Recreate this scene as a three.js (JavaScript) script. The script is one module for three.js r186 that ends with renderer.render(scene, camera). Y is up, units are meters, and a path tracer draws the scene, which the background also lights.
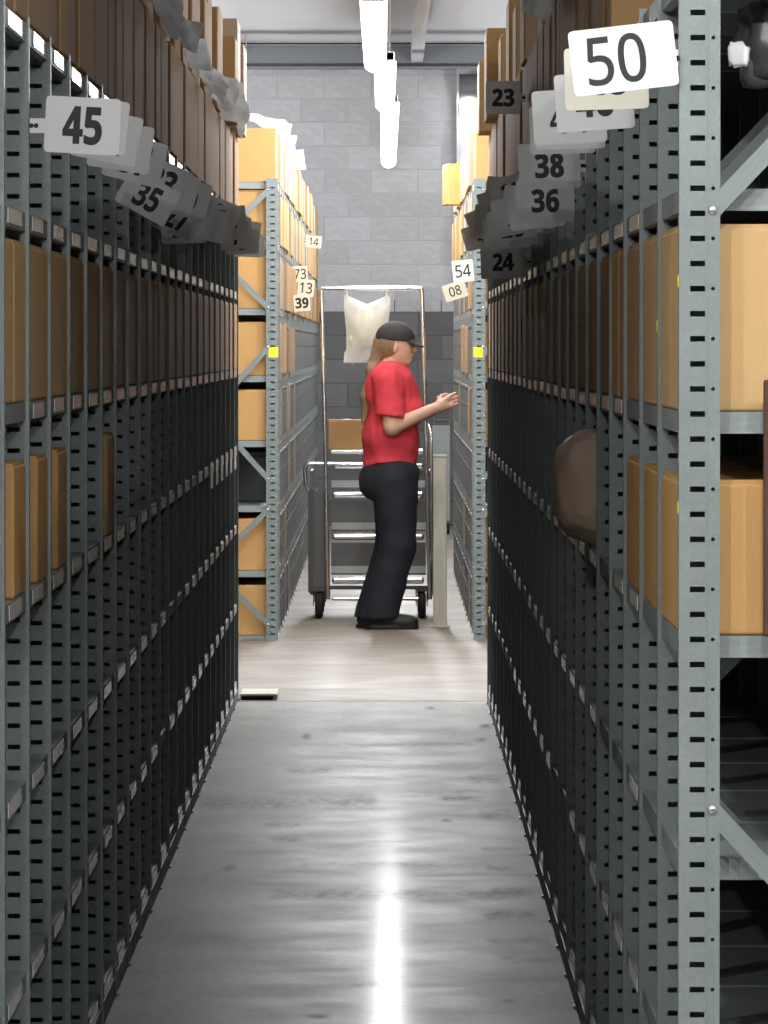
import * as THREE from 'three';
import { mergeGeometries, mergeVertices } from 'three/addons/utils/BufferGeometryUtils.js';
import { RoundedBoxGeometry } from 'three/addons/geometries/RoundedBoxGeometry.js';
import { TextGeometry } from 'three/addons/geometries/TextGeometry.js';
import { FontLoader } from 'three/addons/loaders/FontLoader.js';
import { ImprovedNoise } from 'three/addons/math/ImprovedNoise.js';

// ---------------------------------------------------------------- camera, lights, exposure
const scene = new THREE.Scene();
scene.background = new THREE.Color(0x000000);
const F = 7600, EYE = 1.53;                       // long lens: focal length in pixels of a 1024 px high frame
const camera = new THREE.PerspectiveCamera(2 * Math.atan(512 / F) * 180 / Math.PI, 768 / 1024, 0.5, 200);
camera.position.set(0, EYE, 0);
camera.rotation.x = -Math.atan(165 / F);
scene.add(camera);
const renderer = new THREE.WebGLRenderer({ antialias: true });
renderer.toneMapping = THREE.LinearToneMapping;
renderer.toneMappingExposure = 1.0;
renderer.shadowMap.enabled = true;
const LAMP_COLOR = new THREE.Color(0.98, 0.985, 1.0);
const CD = 3.4, CD_CROSS = 5.6, CD_WALL = 4.6, CD_SIDE = 2.1, CD_NEAR = 11;                      // candela of each tube half, far aisle and front cross aisle
const TUBE_GLOW = 7;
const LAMP_Y = 3.0;

// ---------------------------------------------------------------- small helpers
let seedState = 20240613;
function rnd() { seedState |= 0; seedState = seedState + 0x6D2B79F5 | 0; let t = Math.imul(seedState ^ seedState >>> 15, 1 | seedState); t = t + Math.imul(t ^ t >>> 7, 61 | t) ^ t; return ((t ^ t >>> 14) >>> 0) / 4294967296; }
const rr = (a, b) => a + (b - a) * rnd();
const pick = a => a[Math.floor(rnd() * a.length)];
const taken = {};
function numbered(n) { if (!(n in taken)) { taken[n] = 0; return n; } taken[n]++; return n + '_' + String(taken[n]).padStart(3, '0'); }
function shade(o) { o.traverse(m => { if (m.isMesh) { m.castShadow = true; m.receiveShadow = true; } }); return o; }
function tag(o, label, category, group) { o.userData.label = label; o.userData.category = category; if (group) o.userData.group = group; return o; }
function thing(name, label, category, [x, y, z] = [0, 0, 0], group) {
  const g = new THREE.Group(); g.name = numbered(name); g.position.set(x, y, z); scene.add(g);
  return tag(g, label, category, group);
}
function part(name, geo, mat, parent, label) {
  const m = new THREE.Mesh(Array.isArray(geo) ? merge(geo) : geo, mat); m.name = name; parent.add(m);
  m.castShadow = m.receiveShadow = true; if (label) m.userData.label = label; return m;
}
function solo(name, geo, mat, label, category, pos, group) {
  const m = part(numbered(name), geo, mat, scene); tag(m, label, category, group); if (pos) m.position.set(...pos); return m;
}
function struct(name, geo, mat, parent = scene) { const m = part(name, geo, mat, parent); if (parent === scene) m.userData.kind = 'structure'; return m; }
function merge(list) {
  const clean = list.map(g => { const h = g.index ? g.toNonIndexed() : g.clone(); for (const k of Object.keys(h.attributes)) if (!['position', 'normal', 'uv'].includes(k)) h.deleteAttribute(k); return h; });
  return mergeGeometries(clean);
}
function box(x0, x1, y0, y1, z0, z1) { const g = new THREE.BoxGeometry(Math.abs(x1 - x0), Math.abs(y1 - y0), Math.abs(z1 - z0)); g.translate((x0 + x1) / 2, (y0 + y1) / 2, (z0 + z1) / 2); return g; }
function rbox(w, h, d, r = 0.004, seg = 1) { return new RoundedBoxGeometry(w, h, d, seg, Math.min(r, w / 2.01, h / 2.01, d / 2.01)); }
const V = (x, y, z) => new THREE.Vector3(x, y, z);
function tube(pts, r, seg = 24, rs = 8, closed = false) { return new THREE.TubeGeometry(new THREE.CatmullRomCurve3(pts.map(p => p.isVector3 ? p : V(...p)), closed, 'catmullrom', 0.2), seg, r, rs, closed); }
function rod(a, b, r, rs = 10) {
  const A = V(...a), B = V(...b), L = A.distanceTo(B); const g = new THREE.CylinderGeometry(r, r, L, rs); const q = new THREE.Quaternion().setFromUnitVectors(V(0, 1, 0), B.clone().sub(A).normalize());
  g.applyQuaternion(q); g.translate((a[0] + b[0]) / 2, (a[1] + b[1]) / 2, (a[2] + b[2]) / 2); return g;
}
// pixel of the photograph at a given distance down the aisle -> metres
const X = (px, D) => (px - 384) * D / F, Y = (py, D) => EYE - (py - 347) * D / F;

// ---------------------------------------------------------------- textures
const perlin = new ImprovedNoise();
function fbmTile(u, v, f, oct, s) {              // tiling noise on [0,1)^2, about -1..1
  let a = 0, amp = 1, tot = 0;
  for (let o = 0; o < oct; o++) {
    const R = f / (2 * Math.PI), cu = Math.cos(2 * Math.PI * u) * R, su = Math.sin(2 * Math.PI * u) * R, cv = Math.cos(2 * Math.PI * v) * R, sv = Math.sin(2 * Math.PI * v) * R;
    a += amp * (perlin.noise(cu + s, su + cv * 0.7 + s * 2.3, sv + cv * 0.7 + 5.1 * o)); tot += amp; amp *= 0.55; f *= 2;
  }
  return a / tot;
}
function dataTex(w, h, fn, srgb) {
  const d = new Uint8Array(w * h * 4);
  for (let j = 0; j < h; j++) for (let i = 0; i < w; i++) { const c = fn(i / w, j / h, i, j); const k = (j * w + i) * 4; for (let q = 0; q < 3; q++) d[k + q] = Math.max(0, Math.min(255, Math.round((c.length ? c[q] : c) * 255))); d[k + 3] = 255; }
  const t = new THREE.DataTexture(d, w, h); t.wrapS = t.wrapT = THREE.RepeatWrapping; t.magFilter = THREE.LinearFilter; t.minFilter = THREE.LinearMipmapLinearFilter; t.generateMipmaps = true;
  if (srgb) t.colorSpace = THREE.SRGBColorSpace; t.needsUpdate = true; return t;
}
const grainTex = dataTex(256, 256, (u, v) => { const n = 0.93 + 0.09 * fbmTile(u, v, 6, 4, 3.1) + 0.05 * (rnd() - 0.5); return [n, n, n]; }, true);
const cartonTex = dataTex(256, 256, (u, v) => { const n = 0.97 + 0.02 * fbmTile(u, v, 4, 4, 7.7) + 0.03 * (rnd() - 0.5); return [n, n * 0.998, n * 0.99]; }, true);
const blockBump = dataTex(256, 256, (u, v) => 0.5 + 0.35 * fbmTile(u, v, 18, 3, 1.7) + 0.25 * (rnd() - 0.5));
const slabTex = dataTex(512, 512, (u, v) => { const n = 0.90 + 0.16 * fbmTile(u, v, 5, 5, 11.3) + 0.05 * (rnd() - 0.5); return [n, n * 0.99, n * 0.97]; }, true);
const slabRough = dataTex(256, 256, (u, v) => { const n = 0.75 + 0.3 * fbmTile(u, v, 6, 4, 2.2); return [n, n, n]; });
// the aisle's own slab: scuffs, tyre marks and specks where the photograph shows them (u across, v along from 10 m to 33 m)
const SX0 = -0.70, SX1 = 0.52, SD0 = 8, SD1 = 32.8;
const marks = [];   // [D, x0, x1, half length in D, strength]
const atFloor = py => EYE * F / (py - 347);
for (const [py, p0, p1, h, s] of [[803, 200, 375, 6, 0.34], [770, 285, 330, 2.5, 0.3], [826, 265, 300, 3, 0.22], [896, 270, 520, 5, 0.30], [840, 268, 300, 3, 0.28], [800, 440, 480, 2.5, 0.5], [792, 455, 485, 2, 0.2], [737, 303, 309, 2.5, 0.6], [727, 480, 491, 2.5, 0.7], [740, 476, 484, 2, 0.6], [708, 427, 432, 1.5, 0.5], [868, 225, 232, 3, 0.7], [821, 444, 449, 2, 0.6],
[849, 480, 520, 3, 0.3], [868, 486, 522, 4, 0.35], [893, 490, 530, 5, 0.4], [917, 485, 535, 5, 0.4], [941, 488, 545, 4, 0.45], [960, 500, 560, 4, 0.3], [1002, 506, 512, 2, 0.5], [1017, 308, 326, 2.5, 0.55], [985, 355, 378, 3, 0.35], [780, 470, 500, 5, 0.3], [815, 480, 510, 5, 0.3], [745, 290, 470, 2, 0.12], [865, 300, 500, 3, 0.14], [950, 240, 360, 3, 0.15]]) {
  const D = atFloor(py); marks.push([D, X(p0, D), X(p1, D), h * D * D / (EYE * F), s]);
}
function markAt(x, D) {
  let s = 0;
  for (const [mD, x0, x1, hl, st] of marks) {
    if (Math.abs(D - mD) > hl * 3 || x < x0 - 0.1 || x > x1 + 0.1) continue;
    const wob = 0.6 * hl * perlin.noise(x * 14, mD * 3, 1.5);
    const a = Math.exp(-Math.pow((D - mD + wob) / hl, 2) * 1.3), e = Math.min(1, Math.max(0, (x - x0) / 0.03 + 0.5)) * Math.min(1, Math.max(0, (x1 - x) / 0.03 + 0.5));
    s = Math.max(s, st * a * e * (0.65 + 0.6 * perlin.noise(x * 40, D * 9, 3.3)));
  }
  return s;
}
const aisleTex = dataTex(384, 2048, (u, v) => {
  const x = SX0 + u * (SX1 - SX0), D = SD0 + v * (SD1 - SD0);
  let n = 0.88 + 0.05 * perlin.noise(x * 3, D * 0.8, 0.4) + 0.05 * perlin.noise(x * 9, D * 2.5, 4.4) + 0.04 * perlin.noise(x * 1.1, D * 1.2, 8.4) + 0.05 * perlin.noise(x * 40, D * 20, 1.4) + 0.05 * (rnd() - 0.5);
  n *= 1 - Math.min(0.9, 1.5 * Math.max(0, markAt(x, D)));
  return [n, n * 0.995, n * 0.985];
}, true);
const aisleRough = dataTex(256, 1024, (u, v) => {
  const x = SX0 + u * (SX1 - SX0), D = SD0 + v * (SD1 - SD0);
  return 0.72 + 0.06 * perlin.noise(x * 2.2, D * 1.6, 9.1) + 0.06 * perlin.noise(x * 7, D * 6, 2.6) + 0.25 * markAt(x, D);
});
const aisleBump = dataTex(256, 1024, (u, v) => { const x = SX0 + u * (SX1 - SX0), D = SD0 + v * (SD1 - SD0); return 0.5 + 0.4 * perlin.noise(x * 1.6, D * 1.1, 6.1); });
for (const t of [aisleTex, aisleRough, aisleBump]) t.wrapS = t.wrapT = THREE.ClampToEdgeWrapping;

// ---------------------------------------------------------------- materials
const lin = (r, g, b) => new THREE.Color().setRGB(r, g, b);
function mat(c, o = {}) { return new THREE.MeshStandardMaterial({ color: Array.isArray(c) ? lin(...c) : c, roughness: 0.7, metalness: 0, ...o }); }
const M = {
  steel: mat([0.25, 0.288, 0.278], { roughness: 0.42, map: grainTex }),
  shelfSteel: mat([0.32, 0.36, 0.35], { roughness: 0.45, map: grainTex }),
  paleSteel: mat([0.39, 0.44, 0.42], { roughness: 0.45, map: grainTex }),
  label: mat([0.78, 0.77, 0.72], { roughness: 0.2 }),
  sign: mat([0.70, 0.70, 0.68], { roughness: 0.5 }),
  signCream: mat([0.78, 0.74, 0.60], { roughness: 0.55 }),
  ink: mat([0.012, 0.012, 0.014], { roughness: 0.6 }),
  yellow: mat([0.85, 0.74, 0.03], { roughness: 0.5 }),
  bolt: mat([0.75, 0.76, 0.76], { roughness: 0.25, metalness: 0.9 }),
  tape: mat([0.42, 0.27, 0.13], { roughness: 0.25 }),
  paper: mat([0.80, 0.80, 0.78], { roughness: 0.8, side: THREE.DoubleSide }),
  film: new THREE.MeshPhysicalMaterial({ color: lin(0.86, 0.86, 0.83), roughness: 0.45, transmission: 0.62, thickness: 0, side: THREE.DoubleSide }),
  bagFill: mat([0.74, 0.71, 0.52], { roughness: 0.7 }),
  chrome: mat([0.80, 0.81, 0.82], { roughness: 0.22, metalness: 1 }),
  greyPaint: mat([0.13, 0.132, 0.13], { roughness: 0.5, map: grainTex }),
  darkPaint: mat([0.075, 0.073, 0.07], { roughness: 0.55 }),
  rubber: mat([0.015, 0.015, 0.016], { roughness: 0.8 }),
  cream: mat([0.66, 0.63, 0.50], { roughness: 0.65, map: grainTex }),
  blockLight: [0.50, 0.52, 0.55, 0.48].map((v, i) => mat([v * 0.985, v * 0.99, v * 1.02], { roughness: 0.75, bumpMap: blockBump, bumpScale: 0.0012, map: grainTex })),
  blockDark: [0.135, 0.15, 0.12, 0.165].map(v => mat([v * 0.99, v, v * 1.01], { roughness: 0.7, bumpMap: blockBump, bumpScale: 0.0012, map: grainTex })),
  mortar: mat([0.43, 0.435, 0.45], { roughness: 0.9 }),
  ceiling: mat([0.62, 0.63, 0.66], { roughness: 0.8 }),
  beam: mat([0.21, 0.22, 0.235], { roughness: 0.6 }),
  lampBody: mat([0.75, 0.75, 0.75], { roughness: 0.5 }),
  lampGlow: new THREE.MeshStandardMaterial({ color: 0xffffff, emissive: LAMP_COLOR, emissiveIntensity: TUBE_GLOW, roughness: 0.4 }),
  skin: mat([0.56, 0.33, 0.23], { roughness: 0.55 }),
  shirt: mat([0.60, 0.045, 0.065], { roughness: 0.85 }),
  trousers: mat([0.011, 0.013, 0.020], { roughness: 0.85 }),
  shoe: mat([0.012, 0.012, 0.013], { roughness: 0.6 }),
  cap: mat([0.018, 0.017, 0.019], { roughness: 0.8 }),
  hair: mat([0.20, 0.135, 0.075], { roughness: 0.6 }),
  eye: mat([0.03, 0.022, 0.018], { roughness: 0.3 }),
  bagSoft: mat([0.62, 0.47, 0.35], { roughness: 0.6 }),
  tote: mat([0.115, 0.12, 0.122], { roughness: 0.65, map: grainTex }),
  darkBag: mat([0.05, 0.052, 0.055], { roughness: 0.35 }),
  slab: new THREE.MeshPhysicalMaterial({ color: lin(0.262, 0.236, 0.20), map: slabTex, roughnessMap: slabRough, roughness: 0.7, specularIntensity: 0.35 }),
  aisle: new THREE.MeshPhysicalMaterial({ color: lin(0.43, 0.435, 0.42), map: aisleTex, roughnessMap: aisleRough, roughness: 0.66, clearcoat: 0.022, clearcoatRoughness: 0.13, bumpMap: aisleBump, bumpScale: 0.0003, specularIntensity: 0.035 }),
};
const cartonTones = [[0.50, 0.30, 0.125], [0.44, 0.255, 0.105], [0.53, 0.33, 0.15], [0.40, 0.235, 0.105], [0.47, 0.29, 0.135]].map(c => mat(c, { roughness: 0.8, map: cartonTex }));
const cartonGold = mat([0.62, 0.35, 0.125], { roughness: 0.75, map: cartonTex });
const cartonTan = mat([0.60, 0.385, 0.165], { roughness: 0.75, map: cartonTex });
const cartonPale = mat([0.50, 0.36, 0.24], { roughness: 0.8, map: cartonTex });
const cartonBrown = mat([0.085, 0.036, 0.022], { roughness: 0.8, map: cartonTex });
const cartonOrange = mat([0.72, 0.36, 0.12], { roughness: 0.7, map: cartonTex });

// ---------------------------------------------------------------- the building
const WALL_D = 65, LX = -4.2, RX = 4.2, CEIL = 4.12;
const N1 = 11.40, PITCH = 0.88, BAYS = 24, N2 = N1 + PITCH * BAYS, N1L = N1 + 0.33;     // near racks, distances from the camera
const F1 = 39.7, FBAYS = 27, FBAYS_R = 13;                                           // far racks
const floorGroup = new THREE.Group(); floorGroup.name = 'floor'; floorGroup.userData.kind = 'structure'; scene.add(floorGroup);
function slab(x0, x1, d0, d1, m, own) {
  const g = box(x0, x1, -0.15, 0, -d0, -d1); const p = g.attributes.position, uv = g.attributes.uv;
  for (let i = 0; i < p.count; i++) { if (own) uv.setXY(i, (p.getX(i) - SX0) / (SX1 - SX0), (-p.getZ(i) - SD0) / (SD1 - SD0)); else uv.setXY(i, p.getX(i) / 2.6, p.getZ(i) / 2.6); }
  return part('concrete_slab', g, m, floorGroup);
}
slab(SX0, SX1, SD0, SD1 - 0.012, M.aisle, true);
slab(LX, SX0 - 0.004, SD0, SD1 - 0.012, M.slab); slab(SX1 + 0.004, RX, SD0, SD1 - 0.012, M.slab);
slab(LX, RX, -4, SD0 - 0.012, M.slab);
slab(LX, RX, SD1 + 0.012, 39.55, M.slab);
slab(LX, RX, 39.575, WALL_D + 0.2, M.slab);
part('slab_base', box(LX, RX, -0.3, -0.06, 4, -WALL_D - 0.2), M.mortar, floorGroup);
struct('ceiling', [box(LX, RX, CEIL, CEIL + 0.12, 4, -WALL_D - 0.2)], M.ceiling);
struct('wall_left', box(LX - 0.2, LX, -0.3, CEIL + 0.12, 4, -WALL_D - 0.2), M.blockLight[0]);
struct('wall_right', box(RX, RX + 0.2, -0.3, CEIL + 0.12, 4, -WALL_D - 0.2), M.blockLight[0]);
struct('wall_front', box(LX, RX, -0.3, CEIL + 0.12, 4, 4.2), M.blockLight[0]);
// back wall: blocks laid in running bond, dark paint on the lower courses
const wallBack = new THREE.Group(); wallBack.name = 'wall_back'; wallBack.userData.kind = 'structure'; scene.add(wallBack);
part('mortar_bed', box(LX, RX, 1.93, CEIL + 0.12, -WALL_D - 0.0005, -WALL_D - 0.2), M.mortar, wallBack); part('mortar_bed', box(LX, RX, -0.3, 1.93, -WALL_D - 0.0005, -WALL_D - 0.2), M.blockDark[2], wallBack);
{
  const bg = rbox(0.392, 0.1945, 0.05, 0.004); const H = 0.203, W = 0.4005; const rest = [[], []];
  for (let r = 0; r < 21; r++) for (let c = -11; c < 11; c++) {
    const cx = c * W + (r % 2 ? W / 2 : 0) + 0.09, cy = r * H + H / 2; if (cx < LX + 0.2 || cx > RX - 0.2) continue;
    const low = cy < 1.9 || (cy < 2.05 && (c * 7 + r) % 5 === 0 && false);
    const z = -WALL_D - 0.0215 + rr(-0.0015, 0.0015);
    if (Math.abs(cx) < 1.75) { const m = part('concrete_block', bg, pick(low ? M.blockDark : M.blockLight), wallBack); m.position.set(cx, cy, z); }
    else { const g = bg.clone(); g.translate(cx, cy, z); rest[low ? 1 : 0].push(g); }
  }
  for (const k of [0, 1]) { const m = part('concrete_block', rest[k], k ? M.blockDark[0] : M.blockLight[1], wallBack); m.userData.kind = 'stuff'; }
}
struct('trim_1', [box(LX, RX, 3.90, 3.92, -WALL_D + 0.01, -WALL_D + 0.19), box(LX, RX, 4.09, 4.11, -WALL_D + 0.01, -WALL_D + 0.19), box(LX, RX, 3.92, 4.09, -WALL_D + 0.08, -WALL_D + 0.11)], M.beam).userData.label = 'dark grey steel beam along the top of the block wall';
{ // white pilaster with a round duct crossing it, right of the block wall
  const g = struct('trim_2', box(0.62, 1.5, 2.0, 3.9, -WALL_D + 0.012, -WALL_D + 0.13), M.ceiling); g.userData.label = 'white painted pilaster at the right of the block wall';
  const d = solo('air_duct', rod([0.64, 3.74, -64.757], [1.49, 3.74, -64.757], 0.112, 24), M.greyPaint, 'grey round air duct high on the far wall at right', 'duct');
}
{ const t = thing('bulkhead_lamp', 'small glowing white bulkhead lamp high on the pilaster at right', 'lamp', [0.72, 3.55, -WALL_D + 0.13]);
  part('base', rbox(0.16, 0.10, 0.03, 0.01).translate(0, 0, 0.015), M.lampBody, t); part('diffuser', new THREE.SphereGeometry(0.05, 16, 10).scale(1.3, 0.8, 0.8).translate(0, 0, 0.045), M.lampGlow, t);
  const l = new THREE.PointLight(LAMP_COLOR, 0.25, 0, 2); l.position.set(0, 0, 0.14); l.castShadow = true; l.shadow.radius = 2.5; t.add(l); }
// roof deck: shallow ribs and two sloped gusset panels under it near the wall
for (const [x, n] of [[-1.35, 3], [0.28, 4], [1.9, 5]]) struct('trim_' + n, box(x - 0.05, x + 0.05, CEIL - 0.16, CEIL, -30, -WALL_D + 0.0), M.ceiling).userData.label = 'white roof rib running to the back wall';

// ---------------------------------------------------------------- fluorescent strip lights
function stripLight(x, y, D, along, label, cd, len = 2.4) {
  const t = thing('strip_light', label, 'light', [x, y, -D], 'fluorescent strip lights'); t.rotation.y = along ? Math.PI / 2 : 0;   // built along x
  part('housing', [rbox(len, 0.05, 0.10, 0.006), box(-len / 2, -len / 2 + 0.01, -0.05, 0.02, -0.05, 0.05), box(len / 2 - 0.01, len / 2, -0.05, 0.02, -0.05, 0.05)].map(g => g.translate(0, 0.045, 0)), M.lampBody, t);
  const dg = new THREE.CylinderGeometry(0.058, 0.058, len - 0.03, 18, 1, false, -Math.PI / 2, Math.PI); dg.rotateX(Math.PI / 2); dg.rotateY(Math.PI / 2); dg.scale(1, 0.75, 1);
  const half = []; // half-round diffuser hanging below the housing
  { const s = new THREE.Shape(); s.moveTo(-0.058, 0.02); for (let a = 0; a <= 16; a++) { const q = Math.PI + Math.PI * a / 16; s.lineTo(Math.cos(q) * 0.058, Math.sin(q) * 0.045); } s.lineTo(0.058, 0.02); s.closePath(); const g = new THREE.ExtrudeGeometry(s, { depth: len - 0.024, bevelEnabled: false }); g.rotateY(Math.PI / 2); g.translate(-(len - 0.024) / 2, 0, 0); half.push(g); }
  part('diffuser', half, M.lampGlow, t, 'glowing white tube cover');
  for (const s of [-1, 1]) { part('hanger', rod([s * len * 0.36, 0.07, 0], [s * len * 0.36, CEIL - y - 0.002, 0], 0.005, 6), M.lampBody, t); }
  for (const s of [-1, 1]) {
    const l = new THREE.PointLight(LAMP_COLOR, cd, 0, 2); l.position.set(s * len * 0.25, -0.10, 0); l.castShadow = true; l.shadow.radius = 2.5; l.shadow.mapSize.set(512, 512); t.add(l);
  }
}
const ordinal = ['first', 'second', 'third', 'fourth', 'fifth', 'sixth', 'seventh', 'eighth', 'ninth', 'tenth', 'eleventh', 'twelfth', 'thirteenth', 'fourteenth', 'fifteenth', 'sixteenth', 'seventeenth', 'eighteenth', 'nineteenth', 'twentieth', 'twenty-first', 'twenty-second', 'twenty-third', 'twenty-fourth', 'twenty-fifth', 'twenty-sixth', 'twenty-seventh'];
let li = 0;
for (const [x, d0, n, ln] of [[-0.045, 32.25, 3, 2.44], [0.006, 39.65, 3, 2.18], [0.036, 46.3, 6, 2.38]])
  for (let k = 0; k < n; k++) { stripLight(x, LAMP_Y, d0 + ln / 2 + k * ln, true, `${ordinal[li++]} strip light of the far aisle row, counted from the front`, CD, ln - 0.012); }
for (const [x, k] of [[-2.0, 'left'], [1.9, 'right']]) stripLight(x, 3.45, 35.6, false, `${k} strip light over the far cross aisle`, CD_CROSS);
for (const [x, k] of [[-2.0, 'left'], [2.0, 'right']]) stripLight(x, 3.15, 62.6, false, `${k} strip light in front of the back wall`, CD_WALL);
for (const [x, d, k] of [[2.4, 23.5, 'nearer'], [2.4, 27.5, 'middle'], [2.4, 31, 'farther']]) stripLight(x, 3.35, d, true, `${k} strip light over the neighbouring aisle at right`, CD_SIDE);
stripLight(-2.5, 3.35, 30, true, 'strip light over the neighbouring aisle at left', CD_SIDE);
for (const [x, k] of [[-1.12, 'left'], [1.12, 'right']]) stripLight(x, 3.25, 8.6, false, `${k} strip light over the front cross aisle`, CD_NEAR, 2.15);

// ---------------------------------------------------------------- racks
const POSTW = 0.0615, POSTD = 0.040, RDEPTH = 0.40, SLOT = 0.0376;
const levelsNear = [0.085, 0.42, 0.76, 1.095, 1.4325, 1.768, 2.104];
const levelsFar = [0.02, 0.36, 0.70, 1.04, 1.38, 1.73, 2.07, 2.39];
function slottedPlate(w, h, x0, sw, sh, off, round) {
  const s = new THREE.Shape(); s.moveTo(0, 0); s.lineTo(w, 0); s.lineTo(w, h); s.lineTo(0, h); s.closePath();
  for (let k = 0, y = off; y < h - 0.02; y += SLOT, k++) {
    const p = new THREE.Path(); p.moveTo(x0, y - sh / 2); p.lineTo(x0, y + sh / 2); p.lineTo(x0 + sw, y + sh / 2); p.lineTo(x0 + sw, y - sh / 2); p.closePath(); s.holes.push(p);
    if (round && k % 2 === 0) { const c = new THREE.Path(); c.absellipse(round, y, 0.0032, 0.0032, 0, Math.PI * 2, true); s.holes.push(c); }
  }
  return new THREE.ExtrudeGeometry(s, { depth: 0.0025, bevelEnabled: false, curveSegments: 3 });
}
// post seen from the front: x 0..POSTW away from the aisle, z 0 (front) .. -POSTD
function postGeo(h, off) {
  const front = slottedPlate(POSTW, h, 0.0165, 0.0225, 0.0085, off, 0.0510); front.translate(0, 0, -0.0025);
  const side = slottedPlate(POSTD - 0.005, h, 0.010, 0.016, 0.0085, off + 0.008, 0); side.rotateY(Math.PI / 2); side.translate(0, 0, -0.0025);
  const lip = box(POSTW - 0.0025, POSTW, 0, h, -0.0026, -POSTD);
  const back = box(0, POSTW, 0, h, -POSTD + 0.0025, -POSTD);
  const ridge = box(POSTW * 0.68, POSTW * 0.70, 0, h, 0, 0.0012);
  const foot = box(-0.004, POSTW + 0.012, 0, 0.006, 0.01, -POSTD - 0.02);
  return merge([front, side, lip, back, ridge, foot]);
}
function shelfGeo(w, d, lip) { // x 0..d from the aisle, z 0..-w ; top at y 0
  return merge([box(0.006, d, -0.004, 0, 0, -w), box(0.006, 0.009, -lip, -0.004, 0, -w), box(0.009, 0.022, -lip, -lip + 0.003, 0, -w), box(0.03, d, -lip, -0.004, 0, -0.003), box(0.03, d, -lip, -0.004, -w + 0.003, -w)]);
}
function braceGeo(a, b, z) { // flat bar between two points of the frame plane
  const dx = b[0] - a[0], dy = b[1] - a[1], L = Math.hypot(dx, dy), g = new THREE.BoxGeometry(L, 0.028, 0.006); g.rotateZ(Math.atan2(dy, dx)); g.translate((a[0] + b[0]) / 2, (a[1] + b[1]) / 2, z); return g;
}
function rack(name, label, side, xf, D0, bays, levels, H, nodes, opts = {}) {
  const t = thing(name, label, 'rack', [xf, 0, -D0], 'steel shelving rows'); t.scale.x = side;       // side -1 mirrors the row for the left of the aisle
  const pg = postGeo(H, opts.off), rearPost = merge([box(0, POSTW, 0, H, 0, -0.0025), box(POSTW - 0.0025, POSTW, 0, H, 0, -POSTD), box(0, 0.0025, 0, H, 0, -POSTD)]);
  const sg = shelfGeo(PITCH - POSTD - 0.003, RDEPTH - 0.004, 0.033), lg = new THREE.BoxGeometry(0.0015, 0.026, PITCH - 0.40);
  const tagGeo = box(-0.0012, 0, 0, 0.018, -0.004, -0.034), tallTag = box(-0.0012, 0.0004, -0.085, 0.012, -0.1, -0.5);
  for (let i = 0; i <= bays; i++) {
    const z = -i * PITCH;
    const p = part('upright_post', pg, M.steel, t); p.position.z = z;
    const q = part('upright_post', rearPost, M.steel, t); q.position.set(RDEPTH - POSTW, 0, z);
    if (i < (opts.braceFrames ?? 1)) for (const [y0, y1] of (i === 0 && opts.open ? nodes.slice(0, 3) : nodes)) { part('diagonal_brace', braceGeo([POSTW - 0.012, y0], [RDEPTH - POSTW + 0.02, y1], z - 0.004), M.steel, t); const b = part('bolt', new THREE.SphereGeometry(0.0075, 10, 6), M.bolt, t); b.position.set(POSTW - 0.011, y0, z + 0.0005); b.scale.z = 0.6; }
    for (const [ti, y] of (opts.tags ?? [])) if (ti === i) { const g = part('sticker', tagGeo, M.yellow, p, 'small yellow sticker'); g.position.set(-0.0004, y, 0); }
    if (opts.tape && i === 0) part('tape', box(-0.002, POSTW * 0.8, 1.475, 1.53, 0.0022, -0.02), M.yellow, p, 'yellow tape band');
    if (i === bays) break;
    for (let l = 0; l < levels.length; l++) {
      const s = part('shelf', sg, M.shelfSteel, t); s.position.set(0, levels[l], z - POSTD - 0.0015);
      if (opts.labels && opts.labels(i, l)) {
        const e = part('shelf_label', lg, M.label, s, 'white label strip'); e.position.set(0.0048, -0.0165 + rr(-0.002, 0.002), -(PITCH - POSTD) / 2 + rr(-0.03, 0.03)); e.scale.z = rr(0.82, 1.04);
        if (opts.tall && opts.tall(i, l)) part('hanging_tag', tallTag, M.label, s, 'tall white hanging tag').position.x = 0.003;
      }
    }
  }
  part('kick_plate', box(0.002, 0.005, 0, levels[0] - 0.034 > 0 ? levels[0] - 0.034 : 0.004, -POSTD, -bays * PITCH), M.shelfSteel, t);
  part('back_panel', box(RDEPTH - 0.001, RDEPTH + 0.003, 0.02, H, 0, -bays * PITCH - POSTD), M.steel, t);
  return t;
}
const NL = -0.630, NR = 0.4425, FL = -0.554, FR = 0.468;
const nearNodes = [[0.15, 0.50], [0.835, 0.50], [1.735, 2.06], [0.96, 1.26], [1.57, 1.26]];
const farNodes = [[0.08, 0.385], [0.68, 0.385], [0.84, 1.18], [1.53, 1.18], [1.735, 2.04], [2.35, 2.04]];
rack('storage_rack', 'long grey slotted steel rack left of the near aisle, carrying sign 45', -1, NL, N1L, BAYS, levelsNear, 2.115, nearNodes, { off: 0.03, labels: (i, l) => rnd() < 0.93, tall: (i, l) => l === 3 && i >= 18, braceFrames: 1 });
rack('storage_rack', 'long grey slotted steel rack right of the near aisle, carrying sign 50', 1, NR, N1, BAYS, levelsNear, 2.115, nearNodes, { off: 0.0383, labels: (i, l) => i > 1 ? rnd() < 0.8 : false, braceFrames: 3, open: true, tags: [[0, 1.62], [1, 1.555], [0, 1.28]] });
rack('storage_rack', 'grey steel rack left of the far aisle, golden cartons in its end', -1, FL, F1, FBAYS, levelsFar, 2.41, farNodes, { off: 0.03, labels: (i, l) => rnd() < 0.5, tape: true });
rack('storage_rack', 'grey steel rack right of the far aisle, beside the outstretched hand', 1, FR, F1, FBAYS_R, levelsFar, 2.41, farNodes, { off: 0.03, labels: (i, l) => rnd() < 0.4, tape: true });

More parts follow.
